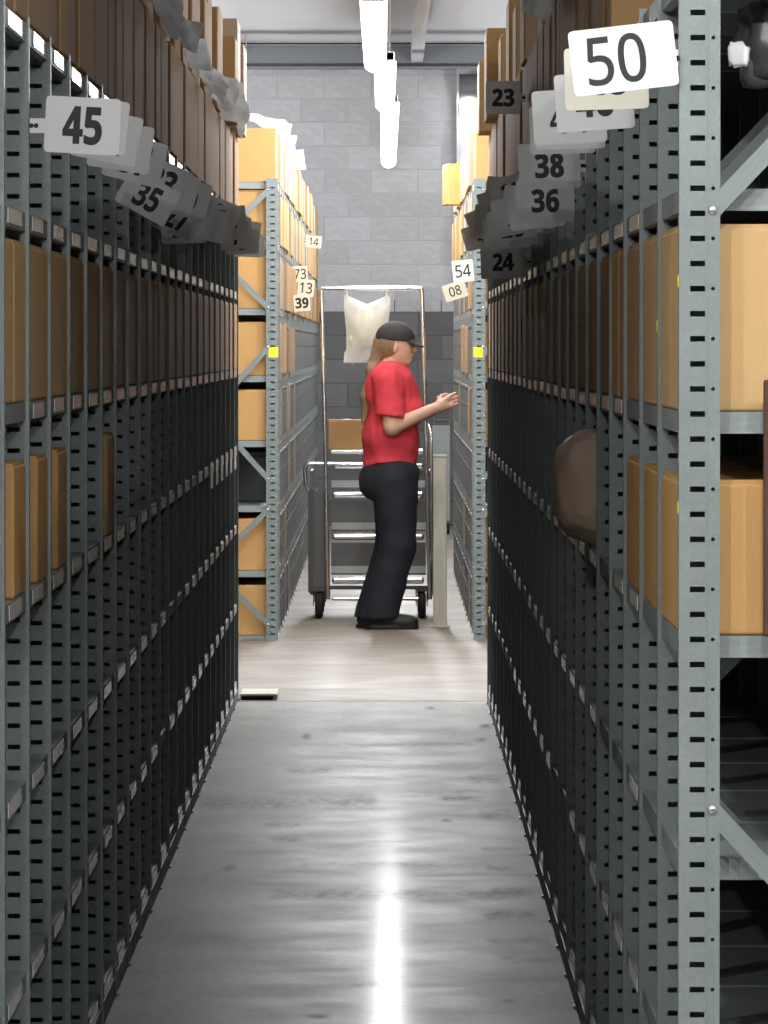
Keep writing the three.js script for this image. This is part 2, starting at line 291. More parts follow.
// ---------------------------------------------------------------- cartons
const lvName = ['lowest', 'second', 'third', 'fourth', 'fifth', 'sixth', 'seventh', 'top'];
const cartonCache = {};
function cartonGeo(w, h, d) { // w into the rack, h up, d along the aisle: body with slightly bowed top flaps
  const k = [w, h, d].map(v => v.toFixed(2)).join(); if (cartonCache[k]) return cartonCache[k];
  const b = rbox(w, h - 0.006, d, 0.006, 2); b.translate(0, (h - 0.006) / 2, 0);
  const f1 = box(-w / 2 + 0.003, -0.0015, h - 0.0075, h - 0.001, -d / 2 + 0.003, d / 2 - 0.003), f2 = box(0.0015, w / 2 - 0.003, h - 0.0075, h - 0.001, -d / 2 + 0.003, d / 2 - 0.003);
  const tp = merge([box(-0.024, 0.024, h - 0.001, h - 0.0002, -d / 2 - 0.0006, d / 2 + 0.0006)]);
  return cartonCache[k] = { body: merge([b, f1, f2]), tape: tp };
}
function carton(x, y, z, w, h, d, m, label, group, turn = 0, name = 'cardboard_carton') {
  const g = cartonGeo(w, h, d); const t = thing(name, label, 'box', [x, y, z], group); t.rotation.y = turn;
  part('body', g.body, m, t); part('tape', g.tape, M.tape, t); return t;
}
const toteParts = (() => { const w = 0.352, d = 0.815, h = 0.25; return [merge([rbox(w, h, d, 0.012, 2).translate(0, h / 2, 0), box(-w / 2 - 0.002, w / 2 + 0.002, h * 0.62, h * 0.66, -d / 2 - 0.002, d / 2 + 0.002)]), rbox(w + 0.006, 0.022, d + 0.006, 0.006).translate(0, h + 0.009, 0)]; })();
function tote(x, y, z, label) { const t = thing('storage_tote', label, 'tote', [x, y, z], 'totes in the far racks'); part('body', toteParts[0], M.tote, t); part('lid', toteParts[1], M.tote, t); }
const places = [['left', -1, NL, N1L], ['right', 1, NR, N1]];
for (const [side, sg, xf, d0] of places) for (let i = 0; i < BAYS; i++) {
  for (const l of [4, 6, 7, 3]) {
    if (l === 3 && !(side === 'left' ? [0, 1, 2, 3, 6].includes(i) : [0, 1, 2].includes(i))) continue;
    if (l === 7 && (side === 'left' ? i < 9 : (i < 8 || i % 3 === 1))) continue;
    if (l === 6 && side === 'right' && i < 4) continue;
    const n = l === 7 || i >= 12 ? 1 : 2;
    for (let k = 0; k < n; k++) {
      if (l === 3 && side === 'left' && k === 0) continue;
      const d = n === 1 ? (l === 7 ? 0.62 : 0.80) : 0.405, h = l === 4 ? 0.283 : l === 3 ? 0.235 : l === 6 ? 0.325 : (side === 'left' ? [0.42, 0.34, 0.45, 0.38][i % 4] : [0.36, 0.42, 0.3][i % 3]);
      const w = 0.36, rec = l === 7 ? (i > 20 ? rr(-0.05, -0.02) : rr(-0.005, 0.02)) : l === 6 ? rr(-0.004, 0.006) : rr(0.004, 0.0075);
      const zc = -(d0 + i * PITCH + POSTD + (n === 1 ? 0.42 : 0.211 + k * 0.416));
      let m = pick(cartonTones); if (i < 2 || (side === 'left' && i < 4)) m = cartonTan; if (l === 3) m = cartonGold; if (l === 7) m = pick([cartonPale, cartonTones[2], cartonTones[0]]); if (l === 6) m = pick([cartonTones[1], cartonTones[3]]);
      const lab = l === 7 ? `pale carton stacked uppermost on the ${side} near rack, ${ordinal[i]} bay` : n === 1 ? `wide brown carton on ${lvName[l]} shelf, ${side} near rack, ${ordinal[i]} bay` : `brown carton on ${lvName[l]} shelf, ${side} near rack, ${ordinal[i]} bay, ${k ? 'farther' : 'nearer'} one`;
      carton(xf + sg * (w / 2 + rec), l === 7 ? levelsNear[6] + 0.326 : levelsNear[l] + 0.0005, zc, w, h, d, m, lab, 'cartons in the near racks', 0, n === 1 ? 'wide_carton' : 'cardboard_carton');
    }
  }
}
for (const [side, sg, xf] of [['left', -1, FL], ['right', 1, FR]]) for (let i = 0; i < (side === 'left' ? FBAYS : FBAYS_R); i++) for (let l = 0; l < 8; l++) {
  const full = side === 'left' ? { 7: 1, 6: 1, 5: 1, 4: 0.9, 3: 0.5, 2: 0.3, 1: 0.25, 0: 0.35 } : { 7: 1, 6: 0.9, 5: 0.3, 4: 0.2, 3: 0.15, 2: 0.1, 1: 0.1, 0: 0.1 };
  const first = i === 0 && l !== 2;
  if (side === 'right' && i === 7 && l === 7) continue;
  if (!(first || (i > 0 && i < 9 && rnd() < full[l]) || (i >= 9 && l >= 5 && rnd() < 0.9 && (side === 'left' || l > 5)))) {
    if (i > 0 && l < 6) tote(xf + sg * 0.178, levelsFar[l] + 0.0005, -(F1 + i * PITCH + POSTD + 0.42), `dark grey lidded tote on ${lvName[l]} shelf of the ${side} far rack, ${ordinal[i]} bay`);
    continue;
  }
  const h = l === 7 ? rr(0.24, 0.30) : rr(0.265, 0.285), w = 0.36, d = rr(0.74, 0.81);
  const over = first ? -0.012 : (l >= 4 ? rr(-0.008, 0.018) : rr(-0.008, 0.003));
  const m = first ? cartonGold : l >= 6 ? pick([cartonPale, cartonTones[2], cartonTan]) : pick(cartonTones);
  carton(xf + sg * (w / 2 - over), levelsFar[l] + 0.0005, -(F1 + i * PITCH + POSTD + 0.42), w, h, d, m,
    first ? `golden carton in the front end of the ${side} far rack, ${lvName[l]} shelf` : `tan carton on ${lvName[l]} shelf of the ${side} far rack, ${ordinal[i]} bay`, 'cartons in the far racks', 0, 'tan_carton');
}
// single cartons and sheets that stand out
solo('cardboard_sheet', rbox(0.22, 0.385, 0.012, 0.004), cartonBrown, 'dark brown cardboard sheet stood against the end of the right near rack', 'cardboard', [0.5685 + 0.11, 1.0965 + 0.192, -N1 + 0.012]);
carton(0.47, 2.391, -46.2, 0.20, 0.25, 0.3, cartonOrange, 'orange carton overhanging the top of the right far rack', undefined, 0.1);

// crumpled sheets: plastic film and paper on top of the cartons
function crumple(w, h, d, n, amp, s) {
  const g = new THREE.PlaneGeometry(w, h, n, n); const p = g.attributes.position;
  for (let i = 0; i < p.count; i++) {
    const x = p.getX(i), y = p.getY(i);
    const a = perlin.noise(x * 9 + s, y * 9, s * 3.1), b = perlin.noise(x * 21, y * 21 + s, s * 1.7);
    p.setXYZ(i, x + b * amp * 0.6, y + a * amp, (Math.abs(a) * 1.6 + Math.abs(b)) * amp * d);
  }
  g.computeVertexNormals(); return g;
}
function sheet(name, label, pos, rot, w, h, s, m, group, th = 0.002) {
  const a = crumple(w, h, 1.0, 12, 0.016, s), b = a.clone(); b.translate(0, 0, -th); 
  const idx = b.index.array; for (let i = 0; i < idx.length; i += 3) { const t = idx[i]; idx[i] = idx[i + 1]; idx[i + 1] = t; } b.computeVertexNormals();
  const o = solo(name, [a, b], m, label, name === 'paper_sheet' ? 'paper' : 'plastic', pos, group); o.rotation.set(...rot); return o;
}
const clutter = [[17.4, 0.12, 0.2], [18.3, 0.14, 0.22], [19.3, 0.2, 0.26], [20.6, 0.16, 0.2], [22.4, 0.14, 0.14], [24.2, 0.12, 0.16], [26.4, 0.14, 0.12], [28.2, 0.16, 0.2], [29.6, 0.15, 0.24], [31.0, 0.13, 0.22]];
clutter.forEach(([D, w, h], i) => sheet('plastic_wrap', `crumpled white plastic wrap on the left near rack, ${ordinal[i]} from the front`, [NL + 0.03, 2.425 + h * 0.25, -D], [-0.1, (i % 2 ? 1.15 : 0.95), (i % 3 - 1) * 0.3 - 0.2], w * 1.3, h * 0.62, i * 2.7 + 0.5, M.paper, 'plastic scraps on the near racks'));
[[13.5, 0.2], [14.6, 0.14], [16.8, 0.2], [19.5, 0.14]].forEach(([D, h], i) => sheet('plastic_wrap', `crumpled white plastic wrap on the right near rack, ${ordinal[i]} from the front`, [NR - 0.04, 2.42, -D], [-0.1, -1.1, (i % 3 - 1) * 0.3], 0.16, h * 0.7, i * 1.9 + 3.5, M.paper, 'plastic scraps on the near racks'));
[[-0.69, 40.0, 0.20, 0.06], [-0.60, 40.5, 0.10, 0.06], [-0.575, 41.6, 0.07, 0.10], [-0.57, 43.2, 0.08, 0.12], [-0.57, 46, 0.07, 0.14], [-0.57, 50, 0.1, 0.16]].forEach(([x, D, w, h], i) => sheet('paper_sheet', `crumpled white paper on top of the left far rack, ${ordinal[i]} from the front`, [x, 2.72 + (i > 2 ? 0.03 : 0.0), -D], [-0.5, 0.2, 0.15 * (i % 3 - 1)], w, h, i * 3.3 + 1.1, M.paper, 'papers on the far racks'));
[[0.53, 41, 0.10, 0.16], [0.55, 44, 0.10, 0.18], [0.56, 48, 0.12, 0.2]].forEach(([x, D, w, h], i) => sheet('paper_sheet', `crumpled white paper on top of the right far rack, ${ordinal[i]} from the front`, [x, 2.775, -D], [-0.2, -0.2, 0.1], w, h, i * 2.3 + 7.1, M.paper, 'papers on the far racks'));

// soft bag bulging out of the right rack, and the dark bag hanging in its top end
function blob(w, h, d, s, amp, seg = 24) {
  const g = new THREE.SphereGeometry(1, seg, Math.round(seg * 0.75)); const p = g.attributes.position;
  for (let i = 0; i < p.count; i++) {
    let x = p.getX(i), y = p.getY(i), z = p.getZ(i); const e = 0.62, q = v => Math.sign(v) * Math.pow(Math.abs(v), e); const n = 1 + amp * perlin.noise(x * 2.2 + s, y * 2.2, z * 2.2 + s) + amp * 0.5 * perlin.noise(x * 6 + s, y * 6, z * 6);
    p.setXYZ(i, q(x) * w / 2 * n, q(y) * h / 2 * n, q(z) * d / 2 * n);
  }
  g.computeVertexNormals(); return g;
}
solo('soft_bag', blob(0.29, 0.25, 0.36, 2.2, 0.06, 44), M.bagSoft, 'bulging pale brown bag sticking out of the right near rack', 'bag', [NR + 0.065, 1.095 + 0.138, -16.24]);
solo('plastic_bag', [blob(0.20, 0.13, 0.2, 5.1, 0.25), blob(0.05, 0.05, 0.03, 8.1, 0.2, 12).translate(-0.075, -0.05, 0.06)], M.darkBag, 'dark grey crumpled bag at the upper end of the right near rack', 'bag', [NR + 0.20, 2.10 - 0.033 - 0.068, -N1 - 0.25]);
solo('plastic_wrap', blob(0.030, 0.036, 0.014, 4.4, 0.35, 16), M.paper, 'white plastic scrap beside the dark bag, upper right', 'plastic', [NR + 0.094, 1.972, -N1 - 0.11]);

// ---------------------------------------------------------------- number signs
const font = await new FontLoader().loadAsync('fonts/droid/droid_sans_bold.typeface.json');
const fontThin = await new FontLoader().loadAsync('fonts/droid/droid_sans_regular.typeface.json');
const signBase = {};
function numberSign(text, label, side, xf, D, cx, cy, w, h, tilt, m, o = {}) {
  const t = thing('number_sign', label, 'sign', [cx, cy, -D + 0.012], 'white number signs of the racks'); 
  const r = 0.008, s = new THREE.Shape(); s.moveTo(-w / 2 + r, -h / 2); s.lineTo(w / 2 - r, -h / 2); s.quadraticCurveTo(w / 2, -h / 2, w / 2, -h / 2 + r); s.lineTo(w / 2, h / 2 - r); s.quadraticCurveTo(w / 2, h / 2, w / 2 - r, h / 2); s.lineTo(-w / 2 + r, h / 2); s.quadraticCurveTo(-w / 2, h / 2, -w / 2, h / 2 - r); s.lineTo(-w / 2, -h / 2 + r); s.quadraticCurveTo(-w / 2, -h / 2, -w / 2 + r, -h / 2);
  const g = new THREE.ExtrudeGeometry(s, { depth: 0.002, bevelEnabled: false, curveSegments: 3 }); g.translate(0, 0, -0.002);
  const plate = part('plate', g, m, t); plate.rotation.z = tilt;
  const tg = new TextGeometry(text, { font: o.thin ? fontThin : font, size: h * (o.size ?? 0.5), depth: 0.0006, curveSegments: 3, bevelEnabled: true, bevelThickness: 0.0002, bevelSize: h * (o.thin ? 0.008 : 0.016), bevelSegments: 1 }); tg.computeBoundingBox(); const bb = tg.boundingBox;
  tg.translate(-(bb.min.x + bb.max.x) / 2 + (o.dx ?? 0), -(bb.min.y + bb.max.y) / 2 + (o.dy ?? 0), 0.0001); tg.scale(o.sx ?? 0.9, 1, 1);
  part('number', tg, M.ink, plate, 'black number');
  // tab that bolts the plate to the post
  const e = xf - side * -0.022, edge = cx - (-side) * -1 * w / 2;
  const px = xf - side * 0.002 - cx;                                  // on the post face
  const ex = side * w / 2 * 0.9;
  part('mounting_tab', box(Math.min(px, ex), Math.max(px, ex), -0.013, 0.013, -0.0042, -0.0022), m, t);
  for (const q of [0.2, 0.75]) { const b = part('bolt', new THREE.CylinderGeometry(0.0045, 0.0045, 0.002, 8).rotateX(Math.PI / 2), M.ink, t); b.position.set(px + (ex - px) * q * 0.45, 0, -0.0022); }
  return t;
}
const leftSpec = { 45: [83, 126, -0.055], 43: [93, 126, -0.10], 41: [107, 137, -0.2], 39: [121, 147, -0.15], 37: [135, 160, -0.25], 35: [148, 197, -0.50], 33: [162, 182, -0.45], 31: [172, 190, -0.3], 29: [185, 198, -0.25] };
for (let i = 2; i < BAYS + 1; i++) {
  const num = 49 - 2 * i, D = N1L + i * PITCH, sp = leftSpec[num]; if (num < 1) continue;
  const cx = sp ? X(sp[0], D) : NL + 0.045 + rr(-0.006, 0.006), cy = sp ? Y(sp[1], D) : (num > 15 ? 1.92 : 1.99) + rr(-0.04, 0.03), tilt = sp ? sp[2] : rr(-0.5, 0.1);
  numberSign(String(num), `white number sign reading ${num}, ${ordinal[i]} post of the left near rack`, -1, NL, D, cx, cy, 0.133, num === 35 ? 0.09 : 0.1, tilt, M.sign, { size: 0.64, sx: 0.72 });
}
const rightSpec = { 50: [623, 59, 0.115, 0.158, 0.098], 48: [606, 79, 0.03], 46: [594, 102, 0.07], 44: [569, 117, 0.06], 42: [570, 124, 0.03], 40: [562, 130, 0.03], 38: [549, 166, 0.04], 36: [545, 201, 0.02], 34: [536, 208, 0.1], 32: [529, 207, -0.1], 30: [518, 215, 0.2], 28: [512, 228, 0.1], 26: [506, 232, 0.1], 24: [503, 262, 0.03] };
for (let i = 0; i < BAYS + 1; i++) {
  const num = 50 - 2 * i, D = N1 + i * PITCH, sp = rightSpec[num]; if (num < 2) continue;
  const cx = sp ? X(sp[0], D) : NR - 0.04 + rr(-0.006, 0.006), cy = sp ? Y(sp[1], D) : 2.02 + rr(-0.04, 0.03), tilt = sp ? sp[2] : rr(-0.2, 0.4);
  numberSign(String(num), `white number sign reading ${num}, ${ordinal[i]} post of the right near rack`, 1, NR, D, cx, cy, sp?.[3] ?? 0.135, sp?.[4] ?? 0.1, tilt, num === 48 ? M.signCream : M.sign, num === 50 ? { thin: true, size: 0.72, sx: 0.9, dx: -0.012 } : num === 44 ? { thin: true, size: 0.6, sx: 0.8 } : { size: 0.5, sx: 0.85 });
}
numberSign('23', 'dim number sign reading 23, above sign row of the right near rack', 1, NR, 23.72, X(503, 23.72), Y(98, 23.72), 0.108, 0.104, 0.0, M.sign, { size: 0.5 });
for (const [txt, px, py, D, w, h, tl] of [['73', 300, 274, 46.7, 0.095, 0.10, 0.05], ['13', 306, 288, 48.5, 0.105, 0.11, -0.1], ['39', 302, 303, 45.9, 0.10, 0.10, 0.06], ['14', 314, 242, 53, 0.11, 0.085, -0.12]])
  numberSign(txt, `cream sign reading ${txt}, left far rack, ${{ 73: 'above sign 13', 13: 'between signs 73 and 39', 39: 'lowest there', 14: 'uppermost there' }[txt]}`, -1, FL, F1 + Math.round((D - F1) / PITCH) * PITCH, X(px, D), Y(py, D), w, h, tl, M.signCream, { size: 0.6, thin: txt !== '39', sx: 0.9 });
for (const [txt, px, py, D, w, h, tl] of [['54', 463, 271, 39.7, 0.110, 0.115, 0.1], ['08', 455, 291, 42.34, 0.13, 0.095, 0.3]])
  numberSign(txt, `cream sign reading ${txt}, right far rack, ${txt === '54' ? 'upper' : 'lower'} of two`, 1, FR, F1 + Math.round((D - F1) / PITCH) * PITCH, X(px, D), Y(py, D), w, h, tl, M.signCream, { size: 0.55, thin: true });

// ---------------------------------------------------------------- rolling ladder cart
{
  const D = 42.75, k = D / F, lx = px => (px - 375) * k, ly = py => (618 - py) * k;
  const t = thing('rolling_ladder', 'silver tube rolling step ladder cart standing behind the person', 'ladder', [X(375, D), 0, -D]);
  const r = 0.0125;
  part('stile', tube([[lx(328), 0.11, 0], [lx(326), ly(480), -0.02], [lx(321.5), ly(292), -0.06], [lx(323), ly(287), -0.06]], r, 40), M.chrome, t);
  part('stile', tube([[lx(430), 0.11, 0], [lx(427), ly(480), -0.02], [lx(422), ly(292), -0.06], [lx(420.5), ly(287), -0.06]], r, 40), M.chrome, t);
  part('top_rail', rod([lx(321.5), ly(287), -0.06], [lx(422), ly(287), -0.06], 0.0145), M.chrome, t);
  const steps = [[598, 0.02, 0.0, 0.02], [580, 0.035, -0.02, 0.12], [537, 0.032, -0.16, 0.16], [495, 0.032, -0.30, 0.16], [466, 0.032, -0.42, 0.10]];
  steps.forEach(([py, h, z, d], i) => {
    const w = lx(424) - lx(332); const s = part('step', rbox(w, h, d, 0.012, 2), M.chrome, t); s.position.set((lx(332) + lx(424)) / 2, ly(py), z - d / 2);
    if (i > 0 && i < 4) { const y0 = ly(py) + 0.03, y1 = ly(steps[i + 1][0]) - 0.03; part('riser', box(lx(331), lx(426), y0, y1, z - d - 0.002, z - d - 0.008), M.greyPaint, t); part('riser_rib', box(lx(331), lx(426), y0 + 0.01, y0 + 0.05, z - d + 0.004, z - d - 0.002), M.paleSteel, t); }
  });
  part('deck', rbox(lx(424) - lx(330), 0.025, 0.42, 0.006), M.chrome, t).position.set((lx(330) + lx(424)) / 2, ly(452), -0.63);
  part('front_panel', box(lx(328), lx(428), ly(450), ly(466), -0.425, -0.432), M.greyPaint, t);
  for (const [a, b] of [[309, 326], [427, 433]]) part('side_panel', [box(lx(a) + 0.005, lx(a) + 0.02, ly(590), ly(470), -0.06, -0.84), box(lx(a) + 0.005, lx(b), ly(594), ly(490), -0.05, -0.058)], M.greyPaint, t);
  part('push_handle', tube([[lx(309), ly(490), -0.03], [lx(306), ly(484), -0.03], [lx(305), ly(468), -0.03], [lx(308), ly(463), -0.03], [lx(330), ly(463), -0.03], [lx(364), ly(463.5), -0.03]], 0.0125, 48), M.chrome, t);
  part('hand_rail', tube([[lx(431), ly(595), -0.03], [lx(431.5), ly(480), -0.03], [lx(431), ly(432), -0.05], [lx(428.5), ly(424), -0.12]], 0.009, 30), M.chrome, t);
  part('leg_channel', [box(lx(308), lx(314), ly(592), ly(488), -0.035, -0.10)], M.darkPaint, t); 
  for (const [px, z] of [[319, -0.05], [422, -0.05], [319, -0.78], [422, -0.78]]) {
    const w = part('wheel', [new THREE.TorusGeometry(0.052, 0.024, 10, 24), new THREE.CylinderGeometry(0.05, 0.05, 0.03, 18).rotateX(Math.PI / 2)].map(g => g.rotateY(Math.PI / 2).translate(0, 0.0762, 0)), M.rubber, t); w.position.set(lx(px), 0, z);
    part('fork', [box(-0.034, -0.029, 0.07, 0.16, -0.02, 0.02), box(0.029, 0.034, 0.07, 0.16, -0.02, 0.02), box(-0.034, 0.034, 0.155, 0.165, -0.04, 0.04)], M.darkPaint, w);
  }
  part('chassis', box(lx(312), lx(428), 0.165, 0.185, -0.02, -0.84), M.darkPaint, t);
  carton(X(346, D), ly(452) + 0.0135, -D - 0.62, 0.205, 0.17, 0.28, cartonTones[1], 'brown carton on the deck of the rolling ladder', undefined);
  // clear bag hanging from the top rail
  const bag = thing('plastic_bag', 'clear plastic bag with white contents hanging from the ladder top rail', 'bag', [X(367, D), ly(287), -D + 0.02]);
  const bw = 0.245, bh = 0.385, N = 18, front = new THREE.PlaneGeometry(bw, bh, N, N * 1.5 | 0), back = front.clone();
  const shape = (g, s) => { const p = g.attributes.position; for (let i = 0; i < p.count; i++) { const x = p.getX(i), y = p.getY(i), u = x / (bw / 2), v = (y + bh / 2) / bh; const puff = (1 - u * u) * Math.sin(Math.PI * Math.min(1, v * 0.95 + 0.03)) * 0.05; const sag = v > 0.8 ? (1 - Math.abs(u)) * (v - 0.8) * 0.28 : 0; const wr = 0.010 * perlin.noise(x * 24, y * 12, s) ; p.setXYZ(i, x * (1 - 0.06 * Math.sin(v * 5)) - (v < 0.15 ? 0.01 : 0), y - sag - bh / 2 - 0.035, s * puff + wr); } g.computeVertexNormals(); };
  shape(front, 1); shape(back, -1);
  part('film', [front, back], M.film, bag);
  const fill = blob(0.19, 0.20, 0.05, 3.3, 0.18); fill.translate(0.0, -0.24, 0); part('contents', fill, M.bagFill, bag, 'pale contents');
  for (const s of [-1, 1]) part('tie', tube([[s * 0.115, -0.04, 0.0], [s * 0.118, -0.015, 0.02], [s * 0.118, 0.017, -0.05], [s * 0.112, -0.02, -0.075], [s * 0.112, -0.05, -0.01]], 0.003, 20, 5), M.film, bag);
}
// cream board and grey cart near the back wall
{
  const D = 41.4; const t = thing('cream_post', 'tall cream square post standing upright on the floor beside the ladder', 'post', [X(440, D), 0, -D - 0.045]);
  part('body', rbox(0.074, 0.93, 0.074, 0.006, 2).translate(0, 0.465, 0), M.cream, t); part('cap', rbox(0.080, 0.012, 0.080, 0.004).translate(0, 0.936, 0), M.cream, t); part('foot', rbox(0.11, 0.012, 0.10, 0.004).translate(0, 0.006, 0), M.cream, t);
  const D2 = 62; const c = thing('panel_cart', 'narrow grey panel cart standing near the back wall', 'cart', [X(441, D2), 0, -D2]);
  part('panel', rbox(0.145, 0.78, 0.03, 0.006).translate(0, 0.50, 0), M.paleSteel, c); part('base', box(-0.072, 0.072, 0.09, 0.11, 0.02, -0.4), M.greyPaint, c); part('handle', tube([[-0.06, 0.88, -0.0], [-0.06, 0.93, -0.01], [0.06, 0.93, -0.01], [0.06, 0.88, 0]], 0.01, 24), M.greyPaint, c);
  for (const [x, z] of [[-0.055, -0.04], [0.055, -0.04], [-0.055, -0.36], [0.055, -0.36]]) part('wheel', new THREE.TorusGeometry(0.028, 0.017, 8, 16).rotateY(Math.PI / 2).translate(x, 0.0455, z), M.rubber, c);
}
// pale kick guard on the floor at the end of the left near rack
{
  const D = 33.05; const t = thing('floor_guard', 'pale flat guard on the floor at the far end of the left near rack', 'guard', [X(259, D), 0, -D]);
  part('plate', rbox(0.165, 0.010, 0.50, 0.0045, 2).translate(0, 0.023, -0.1), M.cream, t); part('foot', box(-0.075, 0.06, 0, 0.018, 0.12, -0.33), M.rubber, t);
}

// ---------------------------------------------------------------- person
function surfaceNets(f, lo, hi, h) {
  const n = [0, 1, 2].map(i => Math.ceil((hi[i] - lo[i]) / h) + 1), [nx, ny, nz] = n; const val = new Float32Array(nx * ny * nz);
  for (let k = 0, q = 0; k < nz; k++) for (let j = 0; j < ny; j++) for (let i = 0; i < nx; i++, q++) val[q] = f(lo[0] + i * h, lo[1] + j * h, lo[2] + k * h);
  const id = new Int32Array(nx * ny * nz).fill(-1), pos = [], idx = []; const at = (i, j, k) => i + nx * (j + ny * k);
  for (let k = 0; k < nz - 1; k++) for (let j = 0; j < ny - 1; j++) for (let i = 0; i < nx - 1; i++) {
    let m = 0; const c = []; for (let b = 0; b < 8; b++) { const v = val[at(i + (b & 1), j + (b >> 1 & 1), k + (b >> 2))]; c.push(v); if (v < 0) m |= 1 << b; }
    if (m === 0 || m === 255) continue; let s = [0, 0, 0], w = 0;
    for (let a = 0; a < 8; a++) for (const d of [1, 2, 4]) { const b = a | d; if (b === a) continue; if ((c[a] < 0) === (c[b] < 0)) continue; const t = c[a] / (c[a] - c[b]); s[0] += (a & 1) + (d === 1 ? t : 0); s[1] += (a >> 1 & 1) + (d === 2 ? t : 0); s[2] += (a >> 2) + (d === 4 ? t : 0); w++; }
    id[at(i, j, k)] = pos.length / 3; pos.push(lo[0] + (i + s[0] / w) * h, lo[1] + (j + s[1] / w) * h, lo[2] + (k + s[2] / w) * h);
  }
  const quad = (a, b, c, d, flip) => { if (a < 0 || b < 0 || c < 0 || d < 0) return; flip ? idx.push(a, c, b, a, d, c) : idx.push(a, b, c, a, c, d); };
  for (let k = 1; k < nz - 1; k++) for (let j = 1; j < ny - 1; j++) for (let i = 1; i < nx - 1; i++) {
    const v = val[at(i, j, k)] < 0;
    if (v !== val[at(i + 1, j, k)] < 0) quad(id[at(i, j - 1, k - 1)], id[at(i, j, k - 1)], id[at(i, j, k)], id[at(i, j - 1, k)], !v);
    if (v !== val[at(i, j + 1, k)] < 0) quad(id[at(i - 1, j, k - 1)], id[at(i - 1, j, k)], id[at(i, j, k)], id[at(i, j, k - 1)], !v);
    if (v !== val[at(i, j, k + 1)] < 0) quad(id[at(i - 1, j - 1, k)], id[at(i, j - 1, k)], id[at(i, j, k)], id[at(i - 1, j, k)], !v);
  }
  const g = new THREE.BufferGeometry(); g.setAttribute('position', new THREE.Float32BufferAttribute(pos, 3)); g.setIndex(idx); g.computeVertexNormals();
  g.setAttribute('uv', new THREE.Float32BufferAttribute(new Float32Array(pos.length / 3 * 2), 2)); return g;
}
const smin = (a, b, k) => { const h = Math.max(k - Math.abs(a - b), 0) / k; return Math.min(a, b) - h * h * k * 0.25; };
function cone(p, a, b, ra, rb) { const bx = b[0] - a[0], by = b[1] - a[1], bz = b[2] - a[2], px = p[0] - a[0], py = p[1] - a[1], pz = p[2] - a[2]; const L = bx * bx + by * by + bz * bz; const t = L ? Math.max(0, Math.min(1, (px * bx + py * by + pz * bz) / L)) : 0; return Math.hypot(px - bx * t, py - by * t, pz - bz * t) - (ra + (rb - ra) * t); }
function ell(p, c, r) { const x = (p[0] - c[0]) / r[0], y = (p[1] - c[1]) / r[1], z = (p[2] - c[2]) / r[2]; const k0 = Math.hypot(x, y, z), k1 = Math.hypot(x / r[0], y / r[1], z / r[2]); return k1 ? k0 * (k0 - 1) / k1 : -Math.min(...r); }
